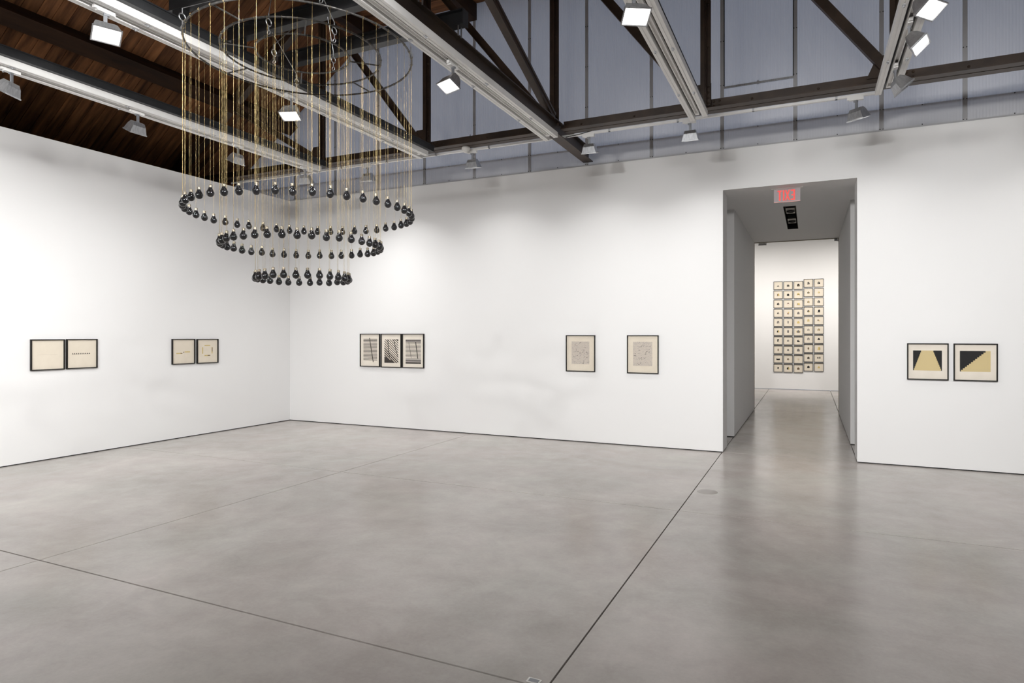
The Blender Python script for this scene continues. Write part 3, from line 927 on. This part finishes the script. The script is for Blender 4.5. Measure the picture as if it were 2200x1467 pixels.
# left wall pairs
RZL = R(90)
framed('framed_drawing', 'black framed cream sheet with only a faint pencil line', XL, 5.317, 1.477, 0.440, 0.431, RZL,
       [('faint', [rect(-0.62, 0.62, -0.015, 0.005)])])
framed('framed_drawing', 'black framed cream drawing with a row of tiny dark triangles', XL, 5.779, 1.479, 0.436, 0.431, RZL,
       [('ink', [[(-0.62 + 0.126 * i - 0.052, -0.03), (-0.62 + 0.126 * i + 0.052, -0.03), (-0.62 + 0.126 * i, 0.07)] for i in range(10)])])
framed('framed_drawing', 'black framed cream drawing with two stepped gold dashes', XL, 7.450, 1.472, 0.437, 0.430, RZL,
       [('gold', [rect(-0.66, -0.12, -0.19, -0.11), rect(0.10, 0.62, -0.08, 0.0)]), ('umber', [rect(-0.28, -0.10, -0.18, -0.13), rect(-0.02, 0.07, -0.10, -0.02)])])
framed('framed_drawing', 'black framed cream drawing with four gold bars forming an open square', XL, 7.928, 1.469, 0.437, 0.430, RZL,
       [('gold', [rect(-0.30, 0.28, 0.45, 0.53), rect(-0.30, 0.28, -0.42, -0.34), rect(-0.53, -0.44, -0.22, 0.34), rect(0.42, 0.51, -0.22, 0.34)]),
        ('umber', [rect(0.02, 0.28, -0.41, -0.35), rect(0.45, 0.51, -0.05, 0.30)])])

# back wall triptych
lines = [rect(-0.72, 0.76, 0.70 - 0.0875 * i - 0.019, 0.70 - 0.0875 * i + 0.019) for i in range(16)]
framed('framed_print', 'ivory print of sixteen ruled black lines crossed by one slanting stroke', -7.637, YB, 1.462, 0.466, 0.632, 0,
       [('soft_ink', lines), ('soft_ink', [stroke((-0.06, 0.78), (0.34, -0.75), 0.075, 1.37)])], 'paper2')
def slants():
    P = []
    for i in range(20):
        o_ = 1.80 - i * 0.145
        w_ = 0.030 if i < 12 else 0.045
        P.append(clip([(-1.2, o_ + 0.4 - w_), (1.2, o_ - 1.05 - w_), (1.2, o_ - 1.05 + w_), (-1.2, o_ + 0.4 + w_)], -0.72, 0.74, -0.76, 0.70))
    return [p for p in P if p and len(p) > 2]
framed('framed_print', 'ivory print of steeply slanting black stripes above a dark wedge', -7.145, YB, 1.459, 0.464, 0.636, 0,
       [('soft_ink', slants()), ('soft_ink', [[(-0.72, -0.76), (0.46, -0.76), (-0.72, -0.36)], [(0.42, 0.70), (0.74, 0.56), (0.74, 0.70)], stroke((-0.36, 0.64), (-0.20, -0.40), 0.07, 1.37), stroke((0.26, 0.70), (0.46, 0.12), 0.065, 1.37), stroke((0.46, 0.11), (0.72, -0.44), 0.055, 1.37)])], 'paper2')
ln = [rect(-0.74, 0.76, 0.44 - 0.081 * i - 0.014, 0.44 - 0.081 * i + 0.014) for i in range(12)]
framed('framed_print', 'ivory print of black lines between grey bands with two slanting strokes', -6.653, YB, 1.459, 0.478, 0.635, 0,
       [('grey_wash', [rect(-0.74, 0.76, 0.52, 0.70), rect(-0.74, 0.76, -0.68, -0.50)]),
        ('soft_ink', ln + [rect(-0.74, 0.76, 0.60, 0.64), rect(-0.74, 0.76, 0.51, 0.54), rect(-0.74, 0.76, -0.62, -0.58), rect(-0.74, 0.76, -0.78, -0.69)]),
        ('soft_ink', [stroke((0.25, 0.52), (0.46, -0.48), 0.075, 1.33), stroke((-0.42, 0.50), (-0.18, -0.44), 0.032, 1.33)])], 'paper2')
# two grey scribbled sheets
def scribble(seed, x0, x1, y0, y1):
    r_ = random.Random(seed); fine = []; bold = []
    for i in range(330):
        x, y_ = r_.uniform(x0, x1), r_.uniform(y0, y1)
        l = r_.uniform(0.02, 0.09); a = r_.choice([0.15, 0.15, -0.3, 1.4, 0.6]) + r_.uniform(-0.2, 0.2)
        x2 = min(x1, max(x0, x + l * math.cos(a))); y2 = min(y1, max(y0, y_ + l * 0.75 * math.sin(a)))
        if abs(x2 - x) + abs(y2 - y_) > 0.01:
            fine.append(stroke((x, y_), (x2, y2), 0.013, 1.3))
    for i in range(24):
        x, y_ = r_.uniform(x0 + .05, x1 - .12), r_.uniform(y0 + .05, y1 - .08)
        for q in range(r_.choice([1, 2, 2, 3])):
            a = r_.uniform(-0.7, 0.9) + (1.2 if q == 1 else 0)
            l = r_.uniform(0.03, 0.085)
            x2 = min(x1, max(x0, x + l * math.cos(a))); y2 = min(y1, max(y0, y_ + l * 0.75 * math.sin(a)))
            if abs(x2 - x) + abs(y2 - y_) > 0.01:
                bold.append(stroke((x, y_), (x2, y2), r_.uniform(0.014, 0.026), 1.3))
            x, y_ = x2, y2
    return [('pale_wash', [rect(x0, x1, y0, y1)]), ('grey_wash', fine), ('soft_ink', bold)]
framed('framed_drawing', 'black framed cream sheet with a grey crackled field, beside the three striped prints', -3.392, YB, 1.453, 0.499, 0.595, 0,
       scribble(3, -0.65, 0.64, -0.62, 0.68))
framed('framed_drawing', 'black framed cream sheet with a grey crackled field, beside the doorway', -2.366, YB, 1.450, 0.496, 0.600, 0,
       scribble(8, -0.66, 0.64, -0.64, 0.68))
# staircase prints
def steps_trap():
    n = 10; x0, x1, y0, y1 = -0.75, 0.73, -0.52, 0.64
    P = []
    for i in range(n):
        ya, yb_ = y1 - (y1 - y0) * i / n, y1 - (y1 - y0) * (i + 1) / n
        l = -0.31 + (x0 + 0.03 + 0.31) * (i + 0.6) / n; r_ = 0.27 + (x1 - 0.03 - 0.27) * (i + 0.6) / n
        P.append([(l, yb_), (r_, yb_), (r_, ya), (l, ya)])
    return [('ink', [rect(x0, x1, y0, y1)]), ('gold_pale', P)]
framed('framed_print', 'framed print of a pale gold stepped pyramid on black', 1.413, YB, 1.403, 0.461, 0.482, 0, steps_trap(), 'paper2')
def stairs():
    n = 13; x0, x1, y0, y1 = -0.75, 0.73, -0.53, 0.64
    P = []
    for i in range(n):
        ya, yb_ = y1 - (y1 - y0) * i / n, y1 - (y1 - y0) * (i + 1) / n
        l = 0.49 + (x0 + 0.05 - 0.49) * i / (n - 1)
        P.append(rect(l, x1, yb_, ya))
    return [('ink', [rect(x0, x1, y0, y1)]), ('gold_pale', P)]
framed('framed_print', 'framed print of a pale gold staircase climbing over black', 1.931, YB, 1.402, 0.466, 0.481, 0, stairs(), 'paper2')

# ------------------------------------------------------------------ grid of small house prints on the far wall
def house(w, y0, eave, apex, x=0.0):
    return [(x - w, y0), (x + w, y0), (x + w, eave), (x, apex), (x - w, eave)]
def tower(w, y0, y1, x=0.0):
    return rect(x - w, x + w, y0, y1)
def arch(w, y0, eave, apex):
    return [(-w, y0), (w, y0), (w, eave), (w * 0.6, (eave + apex) / 2 + 0.04), (0, apex), (-w * 0.6, (eave + apex) / 2 + 0.04), (-w, eave)]
D, GO, ST, UM, PA, RO = 'ink', 'gold', 'stone', 'umber', 'paper', 'rose'
def S(desc, *pr):
    return (desc, list(pr))
h_ = house(0.28, -0.30, 0.10, 0.36)
sm = house(0.24, -0.26, 0.06, 0.28)
win = rect(-0.07, 0.07, -0.16, 0.04)
mot = [
 [S('low dark tent', (D, [[(-0.32, -0.26), (-0.02, -0.26), (-0.02, 0.10)], [(0.02, -0.26), (0.32, -0.26), (0.02, 0.10)]])),
  S('dark gable with a notch', (D, [h_]), (PA, [rect(-0.03, 0.03, -0.05, 0.36), rect(-0.04, 0.04, -0.30, -0.18)])),
  S('dark pointed arch', (D, [arch(0.29, -0.28, 0.14, 0.42)]), (UM, [rect(-0.10, 0.10, -0.28, 0.05)])),
  S('dark house with cream steps', (D, [h_]), (PA, [rect(-0.26, -0.05, -0.12, 0.02), rect(0.05, 0.2, 0.0, 0.12)])),
  S('dark house split by a diagonal', (D, [h_]), (PA, [stroke((-0.15, -0.2), (0.05, 0.22), 0.05)]))],
 [S('leaning gold tower', (GO, [[(-0.1, -0.32), (0.34, -0.25), (0.22, 0.36), (-0.05, 0.3)]]), (UM, [rect(-0.22, 0.02, -0.28, 0.26), rect(-0.38, -0.1, -0.34, -0.29)])),
  S('solid dark house', (D, [h_])),
  S('gold and black dome', (GO, [arch(0.3, -0.30, 0.2, 0.40)]), (D, [rect(-0.28, -0.05, -0.02, 0.14), rect(0.0, 0.26, -0.1, 0.1)]), (PA, [rect(-0.2, 0.2, -0.28, -0.14)])),
  S('dark house with a gold core', (D, [sm]), (GO, [rect(-0.06, 0.08, -0.15, 0.12)])),
  S('pale gold house with dark edge', ('gold_pale', [sm]), (UM, [stroke((-0.22, -0.2), (0.2, -0.26), 0.05), rect(0.16, 0.24, -0.1, 0.08)]))],
 [S('dark house with a bright window', (D, [h_]), (PA, [win])),
  S('pale rose house with a dark roof', (RO, [rect(-0.26, 0.26, -0.34, 0.12)]), (PA, [rect(-0.2, 0.2, -0.3, -0.02)]), (D, [[(-0.28, 0.12), (0.28, 0.12), (0, 0.36)]])),
  S('wide gold block on a base line', (GO, [rect(-0.15, 0.32, -0.28, 0.2)]), (D, [rect(-0.40, 0.46, -0.34, -0.29), rect(-0.28, -0.18, -0.28, 0.16)])),
  S('small brown and gold house', (UM, [sm]), (GO, [rect(-0.04, 0.12, -0.2, 0.14)])),
  S('dark house with a bright window', (D, [h_]), (PA, [win]))],
 [S('dark house split down the middle', (D, [sm]), (PA, [rect(-0.04, 0.04, -0.26, 0.2)])),
  S('many-coloured house', (RO, [rect(-0.26, -0.02, -0.1, 0.16)]), (GO, [rect(0.0, 0.24, 0.0, 0.3)]), (UM, [rect(-0.22, 0.22, -0.3, -0.1)])),
  S('solid charcoal house', (ST, [h_])),
  S('dark house with a gold flank', (D, [house(0.24, -0.28, 0.08, 0.3)]), (GO, [rect(0.14, 0.36, -0.26, 0.0), rect(-0.02, 0.05, -0.2, 0.1)])),
  S('tall dark block on a base line', (D, [[(-0.18, -0.28), (0.28, -0.28), (0.28, 0.26), (0.05, 0.40), (-0.18, 0.18)], rect(-0.42, 0.3, -0.34, -0.29)]))],
 [S('grey arch with a doorway', (ST, [arch(0.28, -0.34, 0.08, 0.38)]), (PA, [rect(-0.05, 0.08, -0.34, -0.05)])),
  S('narrow grey tower', (ST, [tower(0.13, -0.30, 0.34)])),
  S('plain gold house', (GO, [h_])),
  S('tall tan gold house', ('gold_pale', [house(0.27, -0.34, 0.16, 0.42)]), (UM, [rect(-0.1, -0.02, -0.1, 0.2)])),
  S('tan house in two halves', (UM, [rect(-0.28, -0.03, -0.2, 0.22)]), ('gold_pale', [rect(0.03, 0.28, -0.28, 0.14)]))],
 [S('half dark, half gold house', (D, [[(-0.28, -0.3), (0, -0.3), (0, 0.34), (-0.28, 0.06)]]), (GO, [[(0, -0.3), (0.28, -0.3), (0.28, 0.1), (0, 0.38)]])),
  S('tall grey house', (ST, [house(0.20, -0.34, 0.24, 0.42)])),
  S('grey house between gold flanks', (GO, [rect(-0.46, 0.46, -0.28, 0.16)]), (ST, [house(0.30, -0.32, 0.12, 0.42)])),
  S('grey house with a bright core', (ST, [sm]), (PA, [rect(-0.08, 0.08, -0.18, 0.08)])),
  S('tan arch', (UM, [arch(0.27, -0.26, 0.06, 0.30)]), ('gold_pale', [rect(-0.1, 0.12, -0.24, 0.1)]))],
 [S('dark block leaning over a shadow', (D, [[(-0.18, -0.36), (0.0, -0.36), (0.22, 0.3), (0.0, 0.4), (-0.22, 0.3)], rect(-0.1, 0.3, -0.4, -0.36)])),
  S('small grey house with a slit', (ST, [sm]), (PA, [rect(0.02, 0.08, -0.26, 0.1)])),
  S('black factory with a gold stack', (D, [[(-0.28, -0.32), (0.30, -0.32), (0.30, 0.04), (0.08, 0.0), (0.0, 0.28), (-0.28, 0.06)]]), (GO, [rect(0.14, 0.22, 0.04, 0.26)])),
  S('grey house with two openings', (ST, [house(0.27, -0.32, 0.12, 0.42)]), (PA, [rect(-0.14, -0.04, -0.12, 0.06), rect(0.05, 0.14, -0.12, 0.06), rect(-0.2, 0.2, -0.32, -0.26)])),
  S('black house with a wide roof', (D, [house(0.28, -0.22, 0.04, 0.36)]))],
 [S('narrow brown tower', (UM, [house(0.13, -0.32, 0.18, 0.30), rect(-0.18, 0.18, -0.34, -0.29)])),
  S('small charcoal house', (ST, [sm])),
  S('large dark house', (ST, [house(0.32, -0.36, 0.10, 0.42)])),
  S('brown oval', (UM, [[(0.19 * math.cos(q * 0.524), 0.32 * math.sin(q * 0.524) - 0.04) for q in range(12)]])),
  S('tall gold house with a dark edge', (GO, [[(-0.30, -0.4), (0.28, -0.4), (0.28, 0.3), (0.05, 0.48), (-0.16, 0.3)]]), (D, [rect(0.22, 0.30, -0.4, 0.24)]))],
 [S('wide dark crown shape', (D, [[(-0.42, -0.34), (0.46, -0.34), (0.36, 0.1), (0.12, -0.05), (0.0, 0.1), (-0.14, -0.02), (-0.40, 0.12)]])),
  S('brown house split in two', (UM, [sm]), (PA, [rect(-0.02, 0.05, -0.26, 0.1)])),
  S('narrow pair of tan posts', ('gold_pale', [rect(-0.16, -0.02, -0.3, 0.28)]), (UM, [rect(0.06, 0.16, -0.3, 0.2)])),
  S('dark house on a plinth', (D, [sm, rect(-0.30, 0.32, -0.34, -0.26)]), (UM, [rect(-0.08, 0.08, -0.2, 0.1)])),
  S('two separate dark blocks', (D, [rect(-0.34, -0.06, -0.24, 0.22), rect(0.08, 0.36, -0.24, 0.26)]), (PA, [rect(-0.2, -0.14, -0.2, 0.1), rect(0.2, 0.26, -0.2, 0.12)]))],
 [S('small dark cube', (D, [[(-0.20, -0.2), (0.12, -0.28), (0.2, 0.2), (-0.14, 0.26)]])),
  S('dark house with a gold half', (D, [[(-0.28, -0.32), (0.08, -0.32), (0.08, 0.40), (-0.28, 0.1)]]), (GO, [[(0.08, -0.32), (0.36, -0.32), (0.3, 0.2), (0.08, 0.36)]])),
  S('brown house', (UM, [house(0.28, -0.30, 0.10, 0.36)])),
  S('solid dark house', (D, [h_])),
  S('plain gold house on a line', (GO, [sm, rect(-0.32, 0.32, -0.30, -0.27)]))]]
colx = [-0.913, -0.616, -0.314, -0.022, 0.277]
ztop = [3.49, 3.485, 3.482, 3.540, 3.538]
cnt = {}
for r_ in range(10):
    for c in range(5):
        desc, pr = mot[r_][c]
        w = 0.272 if c < 4 else 0.275
        zc = ztop[c] - 0.133 - r_ * 0.2965
        framed('house_print', 'small print of a ' + desc + ' in the far wall grid', colx[c], YFAR, zc, w, 0.266, 0, pr, 'paper', 0.030, 0.011,
               'small house prints hung in a grid', glazed=False)

# ------------------------------------------------------------------ exit sign (seen from its back)
es = thing('exit_sign', 'clear hanging exit sign with red letters seen reversed in the doorway', 'sign', (-0.295, 10.17, DZ))
MB().box(-0.215, 0.215, -0.035, 0.035, -0.012, 0.0).build('mount', M['plastic'], es)
MB().box(-0.178, 0.178, -0.004, 0.004, -0.200, -0.012).build('panel', M['acrylic'], es)
MB().box(-0.178, 0.178, -0.005, 0.005, -0.206, -0.200).build('edge', plain('sign_edge', (0.7, 0.35, 0.30), 0.4, emit=(1, 0.3, 0.25), estr=0.25), es)
zt_, zb2 = -0.030, -0.182
hh = zt_ - zb2
def letter(name, boxes, bars=()):
    m = MB()
    for (x0, x1, a, b) in boxes:
        m.box(x0, x1, -0.007, -0.0045, zb2 + a * hh, zb2 + b * hh)
    for (p, q, w) in bars:
        m.bar((p[0], -0.00575 - 0.0006 * bars.index((p, q, w)), zb2 + p[1] * hh), (q[0], -0.00575 - 0.0006 * bars.index((p, q, w)), zb2 + q[1] * hh), w, 0.0025, up=(0, 1, 0))
    return m.build(name, M['red'], es)
letter('letter', [(-0.128, -0.068, 0.87, 1.0), (-0.109, -0.087, 0.0, 0.87)])
letter('letter', [(-0.056, -0.034, 0.0, 1.0)])
letter('letter', [], [((-0.018, 0.0), (0.032, 1.0), 0.018), ((0.032, 0.0), (-0.018, 1.0), 0.018)])
letter('letter', [(0.086, 0.108, 0.0, 1.0), (0.050, 0.086, 0.87, 1.0), (0.058, 0.086, 0.44, 0.56), (0.050, 0.086, 0.0, 0.13)])

# ------------------------------------------------------------------ recessed lamp trough in the corridor ceiling
tg = thing('recessed_downlight', 'black recessed trough with two square lamps in the corridor ceiling', 'downlight', (-0.299, 12.885, DZ))
hx, hy = (sx1 - sx0) / 2, (sy1 - sy0) / 2
MB().box(-hx, hx, -hy, hy, 0.24, 0.25).box(-hx, -hx + 0.006, -hy, hy, 0.0, 0.24).box(hx - 0.006, hx, -hy, hy, 0.0, 0.24).box(-hx, hx, -hy, -hy + 0.006, 0, 0.24).box(-hx, hx, hy - 0.006, hy, 0, 0.24).build('trough', M['black'], tg)
for yy in (-0.62, 0.48):
    l = MB().box(-0.07, 0.07, yy - 0.30, yy + 0.24, 0.03, 0.20).build('lamp', plain('lamp_black', (0.03, 0.03, 0.03), 0.35), tg)
    MB().lathe([(0.066, 0.0), (0.066, -0.02), (0.052, -0.026), (0.040, -0.010), (0.0, -0.006)], 20, (0, yy, 0.03)).build('bezel', M['black'], l)
for s in (-1, 1):
    MB().tube([(s * 0.084, -hy + 0.02, 0.20), (s * 0.084, -hy + 0.7, 0.03)], 0.005, 6).build('spring', M['brass'], tg)

# small door-stop bracket at the corridor's end
o = MB().box(-0.03, 0.03, -0.03, 0.0, -0.05, 0.0).box(-0.015, 0.015, -0.05, -0.03, -0.04, -0.015).build('door_stop', M['arm_grey'])
o.location = (DX1 - 0.06, YE - 0.04, DZ - 0.018)
tag(o, 'small grey bracket in the upper corner of the corridor end', 'bracket')

# ------------------------------------------------------------------ small things in the floor
o = MB().lathe([(0.0, 0.0018), (0.105, 0.0018), (0.110, 0.0)], 36).build('floor_cleanout', M['patch'])
o.location = (-1.03, 7.36, 0.0004)
tag(o, 'round flush cleanout cover in the concrete beside the floor joint', 'floor cover')
t = thing('floor_box', 'small flush metal floor box at the crossing of two joints', 'floor box', (-1.262, 2.962, 0.0))
MB().box(-0.036, 0.036, -0.022, 0.022, 0.0005, 0.003).build('plate', M['plastic'], t)
MB().box(-0.026, 0.026, -0.014, 0.014, 0.003, 0.0045).build('lid', M['arm_grey'], t)
